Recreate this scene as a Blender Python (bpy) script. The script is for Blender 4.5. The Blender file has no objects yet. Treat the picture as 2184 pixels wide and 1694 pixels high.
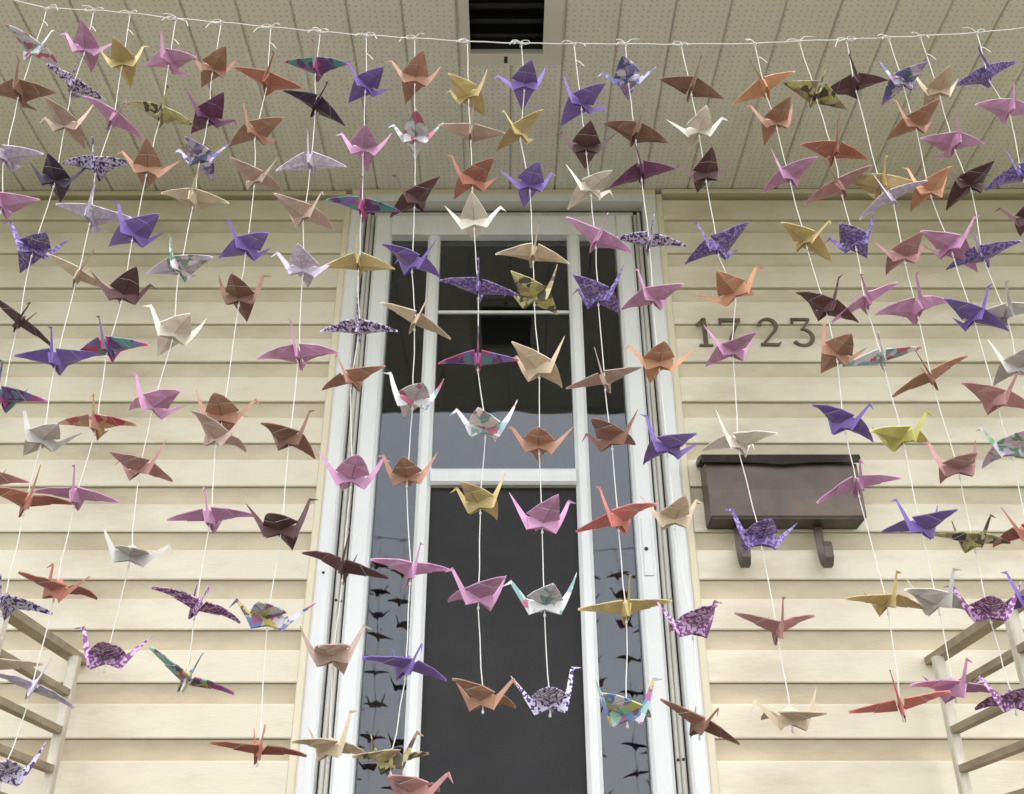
import bpy, math, random
from mathutils import Vector, Matrix

# ------------------------------------------------------------------ camera
# metres; the house wall is the plane y = 0, the camera stands in front of the porch
ZC = 1.60                 # camera height
D = 2.3845                # camera to wall
PITCH = 29.0
scene = bpy.context.scene
col = scene.collection
cam = bpy.data.cameras.new('camera')
cam.sensor_width = 36.0
cam.lens = 36.0 * 2110.0 / 2184.0
cam.shift_x = (1092.0 - 1080.0) / 2184.0
cam.clip_start = 0.05
cam.clip_end = 500.0
camo = bpy.data.objects.new('camera', cam)
col.objects.link(camo)
camo.location = (0, -D, ZC)
camo.rotation_euler = (math.radians(90 + PITCH), 0, 0)
scene.camera = camo
scene.render.resolution_x, scene.render.resolution_y = 1024, 794

# ------------------------------------------------------------------ light
SUN_EL, SUN_AZ = math.radians(60), math.radians(168)     # behind the camera, high, through cloud
world = bpy.data.worlds.new('World')
scene.world = world
world.use_nodes = True
wn, wl = world.node_tree.nodes, world.node_tree.links
wn.clear()
sky = wn.new('ShaderNodeTexSky')
sky.sky_type = 'NISHITA'
sky.sun_disc = False
sky.sun_elevation = SUN_EL
sky.sun_rotation = SUN_AZ
sky.air_density = 1.0
sky.dust_density = 1.5
hs = wn.new('ShaderNodeHueSaturation')
hs.inputs['Saturation'].default_value = 0.22            # cloud cover greys the sky
bg = wn.new('ShaderNodeBackground')
bg.inputs['Strength'].default_value = 0.15
wo = wn.new('ShaderNodeOutputWorld')
wl.new(sky.outputs[0], hs.inputs['Color'])
wl.new(hs.outputs[0], bg.inputs['Color'])
wl.new(bg.outputs[0], wo.inputs['Surface'])
sl = bpy.data.lights.new('sun', 'SUN')
sl.energy = 0.55
sl.angle = math.radians(44)
sl.color = (1.0, 0.985, 0.96)
so = bpy.data.objects.new('sun', sl)
col.objects.link(so)
sd = Vector((math.sin(SUN_AZ) * math.cos(SUN_EL), math.cos(SUN_AZ) * math.cos(SUN_EL), math.sin(SUN_EL)))
so.rotation_euler = sd.to_track_quat('Z', 'Y').to_euler()
so.location = sd * 20
vs = scene.view_settings
vs.view_transform = 'Standard'
vs.look = 'None'
vs.gamma = 1.0
vs.use_curve_mapping = False
vs.exposure = 1.64
scene.cycles.max_bounces = 8

# ------------------------------------------------------------------ helpers
rnd = random.Random(7)


class MB:
    """collects faces for one mesh"""
    def __init__(self):
        self.v, self.f = [], []

    def add(self, vs_, fs_):
        o = len(self.v)
        self.v += [tuple(p) for p in vs_]
        self.f += [tuple(i + o for i in q) for q in fs_]
        return self

    def box(self, x0, x1, y0, y1, z0, z1):
        return self.add([(x0, y0, z0), (x1, y0, z0), (x1, y1, z0), (x0, y1, z0),
                         (x0, y0, z1), (x1, y0, z1), (x1, y1, z1), (x0, y1, z1)],
                        [(0, 3, 2, 1), (4, 5, 6, 7), (0, 1, 5, 4), (1, 2, 6, 5), (2, 3, 7, 6), (3, 0, 4, 7)])

    def bevel_box(self, x0, x1, y0, y1, z0, z1, b=0.002):
        """box along z with chamfered vertical edges on the two front (low y) corners"""
        ring = [(x0, y1), (x0, y0 + b), (x0 + b, y0), (x1 - b, y0), (x1, y0 + b), (x1, y1)]
        n = len(ring)
        vv = [(x, y, z0) for x, y in ring] + [(x, y, z1) for x, y in ring]
        ff = [(i, (i + 1) % n, n + (i + 1) % n, n + i) for i in range(n)]
        ff += [tuple(range(n - 1, -1, -1)), tuple(range(n, 2 * n))]
        return self.add(vv, ff)

    def tube(self, pts, r, n=6, caps=True):
        pts = [Vector(p) for p in pts]
        rs = r if isinstance(r, (list, tuple)) else [r] * len(pts)
        base = len(self.v)
        for i, p in enumerate(pts):
            t = (pts[min(i + 1, len(pts) - 1)] - pts[max(i - 1, 0)]).normalized()
            a = t.orthogonal().normalized() if i == 0 else (a - t * a.dot(t)).normalized()
            b = t.cross(a)
            for k in range(n):
                w = 2 * math.pi * k / n
                self.v.append(tuple(p + (a * math.cos(w) + b * math.sin(w)) * rs[i]))
        for i in range(len(pts) - 1):
            for k in range(n):
                q = base + i * n
                self.f.append((q + k, q + (k + 1) % n, q + n + (k + 1) % n, q + n + k))
        if caps:
            self.f.append(tuple(base + k for k in range(n - 1, -1, -1)))
            e = base + (len(pts) - 1) * n
            self.f.append(tuple(e + k for k in range(n)))
        return self

    def strip(self, pts, w, th):
        """flat bar of width w along x and thickness th bent along pts (y, z), pts carry x in front"""
        x, pl = pts
        base = len(self.v)
        for i, (y, z) in enumerate(pl):
            y0, z0 = pl[max(i - 1, 0)]
            y1, z1 = pl[min(i + 1, len(pl) - 1)]
            l = math.hypot(y1 - y0, z1 - z0)
            ny, nz = -(z1 - z0) / l * th / 2, (y1 - y0) / l * th / 2
            self.v += [(x - w / 2, y + ny, z + nz), (x + w / 2, y + ny, z + nz),
                       (x + w / 2, y - ny, z - nz), (x - w / 2, y - ny, z - nz)]
        for i in range(len(pl) - 1):
            q = base + 4 * i
            for k in range(4):
                self.f.append((q + k, q + (k + 1) % 4, q + 4 + (k + 1) % 4, q + 4 + k))
        self.f.append((base + 3, base + 2, base + 1, base))
        e = base + 4 * (len(pl) - 1)
        self.f.append((e, e + 1, e + 2, e + 3))
        return self

    def mesh(self, name, mat=None, smooth=False):
        m = bpy.data.meshes.new(name)
        m.from_pydata(self.v, [], self.f)
        if mat:
            m.materials.append(mat)
        if smooth:
            for p in m.polygons:
                p.use_smooth = True
        m.update()
        return m

    def build(self, name, mat, parent=None, smooth=False):
        return link(name, self.mesh(name, mat, smooth), parent)


def link(name, data, parent=None):
    o = bpy.data.objects.new(name, data)
    col.objects.link(o)
    o.parent = parent
    return o


def empty(name, loc=(0, 0, 0)):
    o = bpy.data.objects.new(name, None)
    col.objects.link(o)
    o.location = loc
    o.empty_display_size = 0.02
    return o


def tag(o, label=None, cat=None, group=None, kind=None):
    for k, v in (('label', label), ('category', cat), ('group', group), ('kind', kind)):
        if v:
            o[k] = v
    return o


# ------------------------------------------------------------------ materials
def material(name, base, rough=0.6, metal=0.0, spec=0.5, vary=0.0, vscale=6.0, dirt=None, dirt_amt=0.0,
             dscale=(3, 3, 3), bump=0.0, bscale=60.0, bstretch=(1, 1, 1)):
    m = bpy.data.materials.new(name)
    m.use_nodes = True
    n, l = m.node_tree.nodes, m.node_tree.links
    p = n['Principled BSDF']
    p.inputs['Base Color'].default_value = (*base, 1)
    p.inputs['Roughness'].default_value = rough
    p.inputs['Metallic'].default_value = metal
    p.inputs['Specular IOR Level'].default_value = spec
    tc = n.new('ShaderNodeTexCoord')
    out = None
    if vary:
        nz = n.new('ShaderNodeTexNoise')
        nz.inputs['Scale'].default_value = vscale
        nz.inputs['Detail'].default_value = 5
        l.new(tc.outputs['Object'], nz.inputs['Vector'])
        mp = n.new('ShaderNodeMapRange')
        mp.inputs[1].default_value, mp.inputs[2].default_value = 0.3, 0.7
        mp.inputs[3].default_value, mp.inputs[4].default_value = 1 - vary, 1 + vary
        l.new(nz.outputs[0], mp.inputs[0])
        mx = n.new('ShaderNodeMix')
        mx.data_type = 'RGBA'
        mx.blend_type = 'MULTIPLY'
        mx.inputs[0].default_value = 1
        mx.inputs[6].default_value = (*base, 1)
        l.new(mp.outputs[0], mx.inputs[7])
        out = mx.outputs[2]
    if dirt:
        mapn = n.new('ShaderNodeMapping')
        mapn.inputs['Scale'].default_value = dscale
        l.new(tc.outputs['Object'], mapn.inputs[0])
        nd = n.new('ShaderNodeTexNoise')
        nd.inputs['Scale'].default_value = 1
        nd.inputs['Detail'].default_value = 6
        nd.inputs['Roughness'].default_value = 0.65
        l.new(mapn.outputs[0], nd.inputs['Vector'])
        mr = n.new('ShaderNodeMapRange')
        mr.inputs[1].default_value, mr.inputs[2].default_value = 0.48, 0.75
        mr.inputs[3].default_value, mr.inputs[4].default_value = 0, dirt_amt
        l.new(nd.outputs[0], mr.inputs[0])
        md = n.new('ShaderNodeMix')
        md.data_type = 'RGBA'
        l.new(mr.outputs[0], md.inputs[0])
        if out:
            l.new(out, md.inputs[6])
        else:
            md.inputs[6].default_value = (*base, 1)
        md.inputs[7].default_value = (*dirt, 1)
        out = md.outputs[2]
    if out:
        l.new(out, p.inputs['Base Color'])
    if bump:
        mapb = n.new('ShaderNodeMapping')
        mapb.inputs['Scale'].default_value = bstretch
        l.new(tc.outputs['Object'], mapb.inputs[0])
        nb = n.new('ShaderNodeTexNoise')
        nb.inputs['Scale'].default_value = bscale
        nb.inputs['Detail'].default_value = 4
        l.new(mapb.outputs[0], nb.inputs['Vector'])
        bp = n.new('ShaderNodeBump')
        bp.inputs['Strength'].default_value = bump
        bp.inputs['Distance'].default_value = 0.002
        l.new(nb.outputs[0], bp.inputs['Height'])
        l.new(bp.outputs[0], p.inputs['Normal'])
    return m


M = {}
M['siding'] = material('cream_vinyl', (0.78, 0.705, 0.56), 0.5, vary=0.05, vscale=3, dirt=(0.46, 0.36, 0.25), dirt_amt=0.55,
                       dscale=(2.6, 2.6, 8), bump=0.25, bscale=55, bstretch=(0.6, 6, 6))
M['jtrim'] = material('cream_trim', (0.76, 0.68, 0.50), 0.45, vary=0.03)
M['white'] = material('white_aluminium', (0.80, 0.805, 0.80), 0.38, vary=0.03, vscale=4, dirt=(0.45, 0.43, 0.38), dirt_amt=0.25,
                      dscale=(14, 14, 2.5))
M['jamb'] = material('offwhite_jamb', (0.66, 0.64, 0.58), 0.45, vary=0.05, dirt=(0.3, 0.27, 0.2), dirt_amt=0.3, dscale=(20, 20, 2))
M['gap_dark'] = material('dark_gap_fill', (0.03, 0.03, 0.03), 0.8)  # black put where open gaps and grooves lie in shade
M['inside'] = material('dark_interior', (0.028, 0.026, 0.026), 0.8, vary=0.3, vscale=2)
M['screen'] = material('insect_screen', (0.021, 0.019, 0.021), 0.75, vary=0.18, vscale=5, dirt=(0.05, 0.047, 0.045), dirt_amt=0.35,
                       dscale=(3, 3, 6), bump=0.2, bscale=400)
M['screw'] = material('screw_dark', (0.04, 0.035, 0.03), 0.5, metal=0.6)
M['metal'] = material('weathered_bronze', (0.125, 0.098, 0.082), 0.5, metal=0.25, vary=0.16, vscale=14, dirt=(0.27, 0.18, 0.12),
                      dirt_amt=0.4, dscale=(9, 9, 14), bump=0.15, bscale=80)
M['lid'] = material('dark_bronze', (0.035, 0.028, 0.025), 0.4, metal=0.3, vary=0.3, vscale=12, dirt=(0.25, 0.22, 0.18), dirt_amt=0.35,
                    dscale=(10, 10, 10))
M['number'] = material('aged_brass', (0.14, 0.11, 0.075), 0.45, metal=0.5, vary=0.35, vscale=30)
M['wood'] = material('weathered_wood', (0.38, 0.31, 0.22), 0.75, vary=0.2, vscale=20, dirt=(0.16, 0.12, 0.08), dirt_amt=0.5,
                     dscale=(60, 5, 60), bump=0.4, bscale=50, bstretch=(8, 1, 8))
M['paint_wood'] = material('pale_painted_wood', (0.74, 0.67, 0.57), 0.65, vary=0.12, vscale=18, dirt=(0.35, 0.27, 0.18), dirt_amt=0.5,
                           dscale=(40, 40, 6), bump=0.3, bscale=60, bstretch=(6, 6, 1))
M['deck'] = material('deck_boards', (0.10, 0.075, 0.055), 0.7, vary=0.2, vscale=8)
M['roof'] = material('roof_shingle', (0.10, 0.09, 0.085), 0.9, vary=0.3, vscale=20)
M['cord'] = material('white_cotton_twine', (0.66, 0.645, 0.60), 0.8, bump=0.5, bscale=900)
M['grass'] = material('lawn', (0.085, 0.10, 0.05), 0.9, vary=0.35, vscale=3, dirt=(0.12, 0.10, 0.05), dirt_amt=0.6, dscale=(1, 1, 1),
                      bump=0.8, bscale=90)
M['path'] = material('concrete', (0.30, 0.28, 0.26), 0.85, vary=0.12, vscale=5, bump=0.3, bscale=120)


def soffit_material():
    m = material('perforated_soffit', (0.82, 0.785, 0.735), 0.5, vary=0.05, vscale=4, dirt=(0.5, 0.46, 0.34), dirt_amt=0.4, dscale=(5, 2, 5))
    n, l = m.node_tree.nodes, m.node_tree.links
    p = n['Principled BSDF']
    src = p.inputs['Base Color'].links[0].from_socket
    tc = n.new('ShaderNodeTexCoord')
    vo = n.new('ShaderNodeTexVoronoi')
    vo.feature = 'F1'
    vo.inputs['Scale'].default_value = 62.0
    vo.inputs['Randomness'].default_value = 0.35
    vo.voronoi_dimensions = '2D'
    l.new(tc.outputs['Object'], vo.inputs['Vector'])
    lt = n.new('ShaderNodeMapRange')
    lt.inputs[1].default_value, lt.inputs[2].default_value = 0.15, 0.22
    lt.inputs[3].default_value, lt.inputs[4].default_value = 0.30, 0.0
    l.new(vo.outputs['Distance'], lt.inputs[0])
    mx = n.new('ShaderNodeMix')
    mx.data_type = 'RGBA'
    l.new(lt.outputs[0], mx.inputs[0])
    l.new(src, mx.inputs[6])
    mx.inputs[7].default_value = (0.12, 0.11, 0.09, 1)
    l.new(mx.outputs[2], p.inputs['Base Color'])
    return m


M['soffit'] = soffit_material()
M['soffit_plain'] = material('plain_soffit', (0.74, 0.72, 0.66), 0.5, vary=0.05, dirt=(0.5, 0.46, 0.34), dirt_amt=0.3, dscale=(5, 2, 5))


def glass_material():
    m = bpy.data.materials.new('window_glass')
    m.use_nodes = True
    n, l = m.node_tree.nodes, m.node_tree.links
    n.remove(n['Principled BSDF'])
    tr = n.new('ShaderNodeBsdfTransparent')
    tr.inputs[0].default_value = (0.86, 0.88, 0.88, 1)
    gl = n.new('ShaderNodeBsdfGlossy')
    gl.inputs['Roughness'].default_value = 0.012
    gl.inputs['Color'].default_value = (0.94, 0.95, 1.0, 1)
    fr = n.new('ShaderNodeFresnel')
    fr.inputs['IOR'].default_value = 1.50
    tc = n.new('ShaderNodeTexCoord')
    nz = n.new('ShaderNodeTexNoise')
    nz.inputs['Scale'].default_value = 5
    l.new(tc.outputs['Object'], nz.inputs['Vector'])
    bp = n.new('ShaderNodeBump')
    bp.inputs['Strength'].default_value = 0.06
    bp.inputs['Distance'].default_value = 0.01
    l.new(nz.outputs[0], bp.inputs['Height'])
    l.new(bp.outputs[0], gl.inputs['Normal'])
    mx = n.new('ShaderNodeMixShader')
    l.new(fr.outputs[0], mx.inputs[0])
    l.new(tr.outputs[0], mx.inputs[1])
    l.new(gl.outputs[0], mx.inputs[2])
    l.new(mx.outputs[0], n['Material Output'].inputs['Surface'])
    return m


M['glass'] = glass_material()


def paper(name, base, pattern=None, cols=(), scale=120.0, thin=0.08):
    """folded paper: slightly sheened, a little light comes through; pattern prints a motif on it"""
    m = bpy.data.materials.new('paper_' + name)
    m.use_nodes = True
    n, l = m.node_tree.nodes, m.node_tree.links
    p = n['Principled BSDF']
    p.inputs['Roughness'].default_value = 0.55
    p.inputs['Specular IOR Level'].default_value = 0.35
    tc = n.new('ShaderNodeTexCoord')
    oi = n.new('ShaderNodeObjectInfo')
    mu = n.new('ShaderNodeMath')
    mu.operation = 'MULTIPLY'
    mu.inputs[1].default_value = 7.0
    l.new(oi.outputs['Random'], mu.inputs[0])
    va = n.new('ShaderNodeVectorMath')
    l.new(tc.outputs['Object'], va.inputs[0])
    l.new(mu.outputs[0], va.inputs[1])
    hv = n.new('ShaderNodeHueSaturation')           # sheets of one colour differ a little
    mr = n.new('ShaderNodeMapRange')
    mr.inputs[3].default_value, mr.inputs[4].default_value = 0.82, 1.15
    l.new(oi.outputs['Random'], mr.inputs[0])
    l.new(mr.outputs[0], hv.inputs['Value'])
    hv.inputs['Saturation'].default_value = 0.90
    if pattern is None:
        nz = n.new('ShaderNodeTexNoise')
        nz.inputs['Scale'].default_value = 60
        nz.inputs['Detail'].default_value = 5
        l.new(va.outputs[0], nz.inputs['Vector'])
        cr = n.new('ShaderNodeValToRGB')
        cr.color_ramp.elements[0].position = 0.3
        cr.color_ramp.elements[1].position = 0.7
        cr.color_ramp.elements[0].color = (*[c * 0.86 for c in base], 1)
        cr.color_ramp.elements[1].color = (*[min(1, c * 1.12) for c in base], 1)
        l.new(nz.outputs[0], cr.inputs[0])
        l.new(cr.outputs[0], hv.inputs['Color'])
    elif pattern == 'spots':
        vo = n.new('ShaderNodeTexNoise')
        vo.inputs['Scale'].default_value = scale
        vo.inputs['Detail'].default_value = 1
        l.new(va.outputs[0], vo.inputs['Vector'])
        cr = n.new('ShaderNodeValToRGB')
        cr.color_ramp.interpolation = 'CONSTANT'
        cr.color_ramp.elements[0].color = (*base, 1)
        cr.color_ramp.elements[1].position = 0.52
        cr.color_ramp.elements[1].color = (*cols[0], 1)
        l.new(vo.outputs[0], cr.inputs[0])
        l.new(cr.outputs[0], hv.inputs['Color'])
    else:                                            # patches of several inks
        vo = n.new('ShaderNodeTexVoronoi')
        vo.inputs['Scale'].default_value = scale
        nz = n.new('ShaderNodeTexNoise')
        nz.inputs['Scale'].default_value = scale * 0.9
        l.new(va.outputs[0], nz.inputs['Vector'])
        wv = n.new('ShaderNodeVectorMath')
        wv.operation = 'MULTIPLY_ADD'
        wv.inputs[1].default_value = (0.02, 0.02, 0.02)
        l.new(nz.outputs['Color'], wv.inputs[0])
        l.new(va.outputs[0], wv.inputs[2])
        l.new(wv.outputs[0], vo.inputs['Vector'])
        sp = n.new('ShaderNodeSeparateColor')
        l.new(vo.outputs['Color'], sp.inputs[0])
        cr = n.new('ShaderNodeValToRGB')
        cr.color_ramp.interpolation = 'CONSTANT'
        allc = [base] + list(cols)
        e = cr.color_ramp.elements
        e[0].color = (*allc[0], 1)
        e[1].position = 1.0 / len(allc)
        e[1].color = (*allc[1], 1)
        for i in range(2, len(allc)):
            q = e.new(i / len(allc))
            q.color = (*allc[i], 1)
        l.new(sp.outputs[0], cr.inputs[0])
        l.new(cr.outputs[0], hv.inputs['Color'])
    l.new(hv.outputs[0], p.inputs['Base Color'])
    nb = n.new('ShaderNodeTexNoise')
    nb.inputs['Scale'].default_value = 90
    l.new(va.outputs[0], nb.inputs['Vector'])
    bp = n.new('ShaderNodeBump')
    bp.inputs['Strength'].default_value = 0.35
    bp.inputs['Distance'].default_value = 0.002
    l.new(nb.outputs[0], bp.inputs['Height'])
    l.new(bp.outputs[0], p.inputs['Normal'])
    tl = n.new('ShaderNodeBsdfTranslucent')
    l.new(hv.outputs[0], tl.inputs['Color'])
    mx = n.new('ShaderNodeMixShader')
    mx.inputs[0].default_value = thin
    l.new(p.outputs[0], mx.inputs[1])
    l.new(tl.outputs[0], mx.inputs[2])
    l.new(mx.outputs[0], n['Material Output'].inputs['Surface'])
    return m


M['paper_back'] = material('white_paper_back', (0.62, 0.60, 0.57), 0.6)
WH = (0.74, 0.73, 0.76)
PAPER = {   # code: (colour words, material)
    'P': ('pink', paper('pink', (0.58, 0.27, 0.47))),
    'V': ('violet', paper('violet', (0.19, 0.11, 0.42))),
    'W2': ('speckled violet', paper('speckled_violet', (0.12, 0.07, 0.30), 'spots', [(0.34, 0.25, 0.55)], 260)),
    'D': ('near-black', paper('near_black', (0.05, 0.035, 0.06))),
    'L': ('pale lavender', paper('lavender', (0.56, 0.47, 0.62), 'spots', [(0.68, 0.63, 0.72)], 140)),
    'S': ('white and dark-purple spotted', paper('spotted', (0.62, 0.56, 0.74), 'spots', [(0.07, 0.035, 0.14)], 230)),
    'H': ('plum and lilac mottled', paper('plum_mottled', (0.20, 0.06, 0.20), 'spots', [(0.60, 0.36, 0.60)], 240)),
    'B': ('dark brown', paper('brown', (0.26, 0.125, 0.08))),
    'C': ('copper brown', paper('copper', (0.43, 0.21, 0.125))),
    'O': ('orange', paper('orange', (0.62, 0.29, 0.14))),
    'R': ('rust red', paper('rust', (0.42, 0.14, 0.085))),
    'R2': ('coral red', paper('coral', (0.62, 0.17, 0.14))),
    'T': ('tan', paper('tan', (0.60, 0.47, 0.31))),
    'N': ('rosy beige', paper('rosy_beige', (0.52, 0.36, 0.29))),
    'W': ('cream white', paper('cream', (0.80, 0.72, 0.60))),
    'K': ('dark maroon', paper('maroon', (0.115, 0.05, 0.05))),
    'U': ('deep plum', paper('plum', (0.16, 0.04, 0.11))),
    'G': ('golden', paper('gold', (0.56, 0.42, 0.15))),
    'Y': ('olive and black printed', paper('olive_print', (0.46, 0.43, 0.10), 'patch', [(0.10, 0.08, 0.06), (0.55, 0.52, 0.25), (0.34, 0.25, 0.15)], 85)),
    'Y2': ('lime yellow', paper('lime', (0.62, 0.58, 0.12))),
    'E': ('dusky rose', paper('dusky_rose', (0.45, 0.21, 0.20))),
    'Q': ('pale grey', paper('grey', (0.55, 0.52, 0.48))),
    'M': ('white floral', paper('white_floral', WH, 'patch', [WH, (0.66, 0.60, 0.68), (0.55, 0.12, 0.22), WH, (0.25, 0.42, 0.42), (0.70, 0.68, 0.72)], 75)),
    'I': ('blue and white floral', paper('blue_floral', WH, 'patch', [(0.16, 0.15, 0.42), (0.50, 0.46, 0.66), (0.09, 0.12, 0.26), (0.42, 0.26, 0.45)], 90)),
    'F': ('green and lilac floral', paper('green_floral', WH, 'patch', [(0.14, 0.30, 0.17), (0.55, 0.48, 0.60), (0.66, 0.50, 0.62), (0.28, 0.36, 0.30)], 90)),
    'Z': ('magenta and teal print', paper('magenta_teal', (0.15, 0.05, 0.22), 'patch', [(0.50, 0.04, 0.14), (0.42, 0.08, 0.28), (0.10, 0.30, 0.30), (0.22, 0.13, 0.40)], 60)),
    'X': ('many-coloured bright', paper('bright_multi', (0.62, 0.60, 0.66), 'patch', [(0.58, 0.48, 0.10), (0.14, 0.22, 0.46), (0.42, 0.10, 0.30), (0.28, 0.55, 0.42), (0.12, 0.10, 0.16)], 90)),
    'J': ('red and gold print', paper('red_gold', (0.50, 0.28, 0.15), 'patch', [(0.42, 0.05, 0.07), (0.55, 0.40, 0.10), (0.46, 0.27, 0.18)], 60)),
}

# ------------------------------------------------------------------ ground
g = MB().add([(-120, -120, 0), (120, -120, 0), (120, 60, 0), (-120, 60, 0)], [(0, 1, 2, 3)]).build('ground', M['grass'])
tag(g, 'lawn in front of the house', kind='structure')
pth = MB().box(-0.9, 0.9, -14, -2.05, -0.1, 0.02).build('path', M['path'])
tag(pth, 'concrete path leading to the porch', kind='structure')

FLOOR = 1.35                       # porch floor
SOF = ZC + 2.023                   # underside of the porch ceiling
X0 = -0.008                        # door centre line
EDGE = -1.34                       # porch roof edge

# ------------------------------------------------------------------ house
house = empty('house', (0, 0, FLOOR))
tag(house, 'cream vinyl-sided house front with white glazed door and perforated porch ceiling', 'house')
HM = Matrix.Translation((0, 0, -FLOOR))


def hpart(mb, name, mat, parent=None, smooth=False):
    """a part of the house: built in world metres, kept under the house Empty"""
    o = mb.build(name, mat, parent or house, smooth)
    if parent is None:
        o.location = (0, 0, -FLOOR)
    return o


# siding: one board per course and side, lapped profile with a cove under each butt edge
CO = 0.1247                        # course height
prof = [(-0.0440, 0.0), (-0.0455, 0.003), (-0.0440, 0.040), (-0.0425, 0.0725), (-0.0405, 0.0770), (-0.0300, 0.0785),
        (-0.0010, 0.0795), (-0.0360, 0.1232), (0.0, 0.1245), (0.004, 0.1245), (0.004, 0.0), (-0.020, 0.0)]


def siding_mesh(name, x0, x1):
    mb = MB()
    n, k = len(prof), len(prof)
    segs = 10
    vv = []
    r = random.Random(name)
    for s in range(segs + 1):
        x = x0 + (x1 - x0) * s / segs
        w = 0.0006 * r.uniform(-1, 1)
        vv += [(x, y + (w if i < 8 else 0), z) for i, (y, z) in enumerate(prof)]
    ff = [(s * n + i, s * n + (i + 1) % n, (s + 1) * n + (i + 1) % n, (s + 1) * n + i) for s in range(segs) for i in range(n)]
    ff += [tuple(range(n)), tuple(range(segs * n + n - 1, segs * n - 1, -1))]
    return mb.add(vv, ff).mesh(name, M['siding'])


LM = [siding_mesh('siding_board_a%d' % i, -3.2, X0 - 0.4815) for i in range(3)]
RM = [siding_mesh('siding_board_b%d' % i, X0 + 0.4815, 3.2) for i in range(3)]
i = 0
z = ZC + 1.783 + 2 * CO
while z > FLOOR - 0.3:
    if z < SOF + 0.05:
        for mm in (LM, RM):
            b = link('siding_board', mm[i % 3], house)
            b.location = (0, 0.0004 * ((i * 7) % 5 - 2), z - FLOOR)
    z -= CO
    i += 1
hpart(MB().box(-3.2, X0 - 0.395, 0.006, 0.10, 0, SOF + 0.5).box(X0 + 0.40, 3.2, 0.006, 0.10, 0, SOF + 0.5)
      .box(X0 - 0.40, X0 + 0.395, 0.006, 0.10, SOF - 0.10, SOF + 0.5), 'wall', M['jtrim'])
hpart(MB().box(-3.2, X0 - 0.481, -0.042, 0.004, SOF - 0.020, SOF - 0.0045)
      .box(X0 + 0.481, 3.2, -0.052, 0.004, SOF - 0.020, SOF - 0.0045), 'ceiling_trim', M['jtrim'])

# porch ceiling panels, grooves running from the wall out to the roof edge
PW, PX = 0.1355, 0.012


def panel_mesh(name, y0, y1):
    w, q = PW / 2 - 0.0038, 0.005
    ring = [(-w - 0.0025, 0.0065), (-w, 0.0015), (-w + q, 0.0), (w - q, 0.0), (w, 0.0015), (w + 0.0025, 0.0065)]
    n = len(ring)
    vv = [(x, y0, zz) for x, zz in ring] + [(x, y1, zz) for x, zz in ring]
    ff = [(k, n + k, n + k + 1, k + 1) for k in range(n - 1)] + [(0, n - 1, 2 * n - 1, n)]
    ff += [tuple(range(n)), tuple(range(2 * n - 1, n - 1, -1))]
    return MB().add(vv, ff).mesh(name, M['soffit'])


pm_full = panel_mesh('soffit_panel', EDGE, 0.0)
pm_in = panel_mesh('soffit_panel_short', -0.535, 0.0)
pm_out = panel_mesh('soffit_panel_end', EDGE, -0.905)
for k in range(-22, 22):
    xc = PX + (k + 0.5) * PW
    for pmx in ((pm_in, pm_out) if k in (-1, 0) else (pm_full,)):
        b = link('soffit_panel', pmx, house)
        b.location = (xc, 0, SOF - FLOOR + 0.0006 * ((k * 5) % 3 - 1))
hpart(MB().box(-3.0, PX - PW + 0.0035, EDGE + 0.005, -0.034, SOF + 0.0075, SOF + 0.03)
      .box(PX + PW - 0.0035, 3.0, EDGE + 0.005, -0.034, SOF + 0.0075, SOF + 0.03)
      .box(PX - PW + 0.004, PX + PW - 0.004, -0.535, -0.034, SOF + 0.0075, SOF + 0.03)
      .box(PX - PW + 0.004, PX + PW - 0.004, EDGE + 0.005, -0.905, SOF + 0.0075, SOF + 0.03), 'ceiling_backing', M['soffit_plain'])
hpart(MB().box(-3.0, 3.0, -0.0335, 0.0, SOF + 0.022, SOF + 0.03), 'void_dark_plate', M['gap_dark'])  # black plate added so the open groove ends look deep and dark
# ceiling vent: plain frame round a dark slatted opening
vy0, vy1 = -0.865, -0.576
vf = hpart(MB().box(PX - PW + 0.0045, -0.093, -0.902, -0.538, SOF - 0.004, SOF + 0.012)
           .box(0.094, PX + PW - 0.0045, -0.902, -0.538, SOF - 0.004, SOF + 0.012)
           .box(-0.093, 0.094, vy1, -0.538, SOF - 0.004, SOF + 0.012)
           .box(-0.093, 0.094, -0.902, vy0, SOF - 0.004, SOF + 0.012), 'vent_frame', M['soffit_plain'])
tag(vf, 'plain pale frame round the dark vent opening')
wellm = MB()
wellm.box(-0.115, -0.1005, vy0 - 0.01, vy1 + 0.01, SOF + 0.0125, SOF + 0.16).box(0.0995, 0.115, vy0 - 0.01, vy1 + 0.01, SOF + 0.0125, SOF + 0.16)
wellm.box(-0.1005, 0.0995, vy1 + 0.0005, vy1 + 0.012, SOF + 0.0125, SOF + 0.16).box(-0.1005, 0.0995, vy0 - 0.012, vy0 - 0.0005, SOF + 0.0125, SOF + 0.16)
wellm.box(-0.115, 0.115, vy0 - 0.012, vy1 + 0.012, SOF + 0.161, SOF + 0.17)
hpart(wellm, 'vent_well', M['inside'])
for k in range(6):
    yy = vy1 - 0.022 - k * 0.047
    hpart(MB().add([(-0.099, yy - 0.016, SOF + 0.020), (0.098, yy - 0.016, SOF + 0.020), (0.098, yy + 0.016, SOF + 0.045), (-0.099, yy + 0.016, SOF + 0.045),
                    (-0.099, yy - 0.018, SOF + 0.023), (0.098, yy - 0.018, SOF + 0.023), (0.098, yy + 0.014, SOF + 0.048), (-0.099, yy + 0.014, SOF + 0.048)],
                   [(0, 3, 2, 1), (4, 5, 6, 7), (0, 1, 5, 4), (1, 2, 6, 5), (2, 3, 7, 6), (3, 0, 4, 7)]), 'vent_slat', M['inside'])
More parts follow.
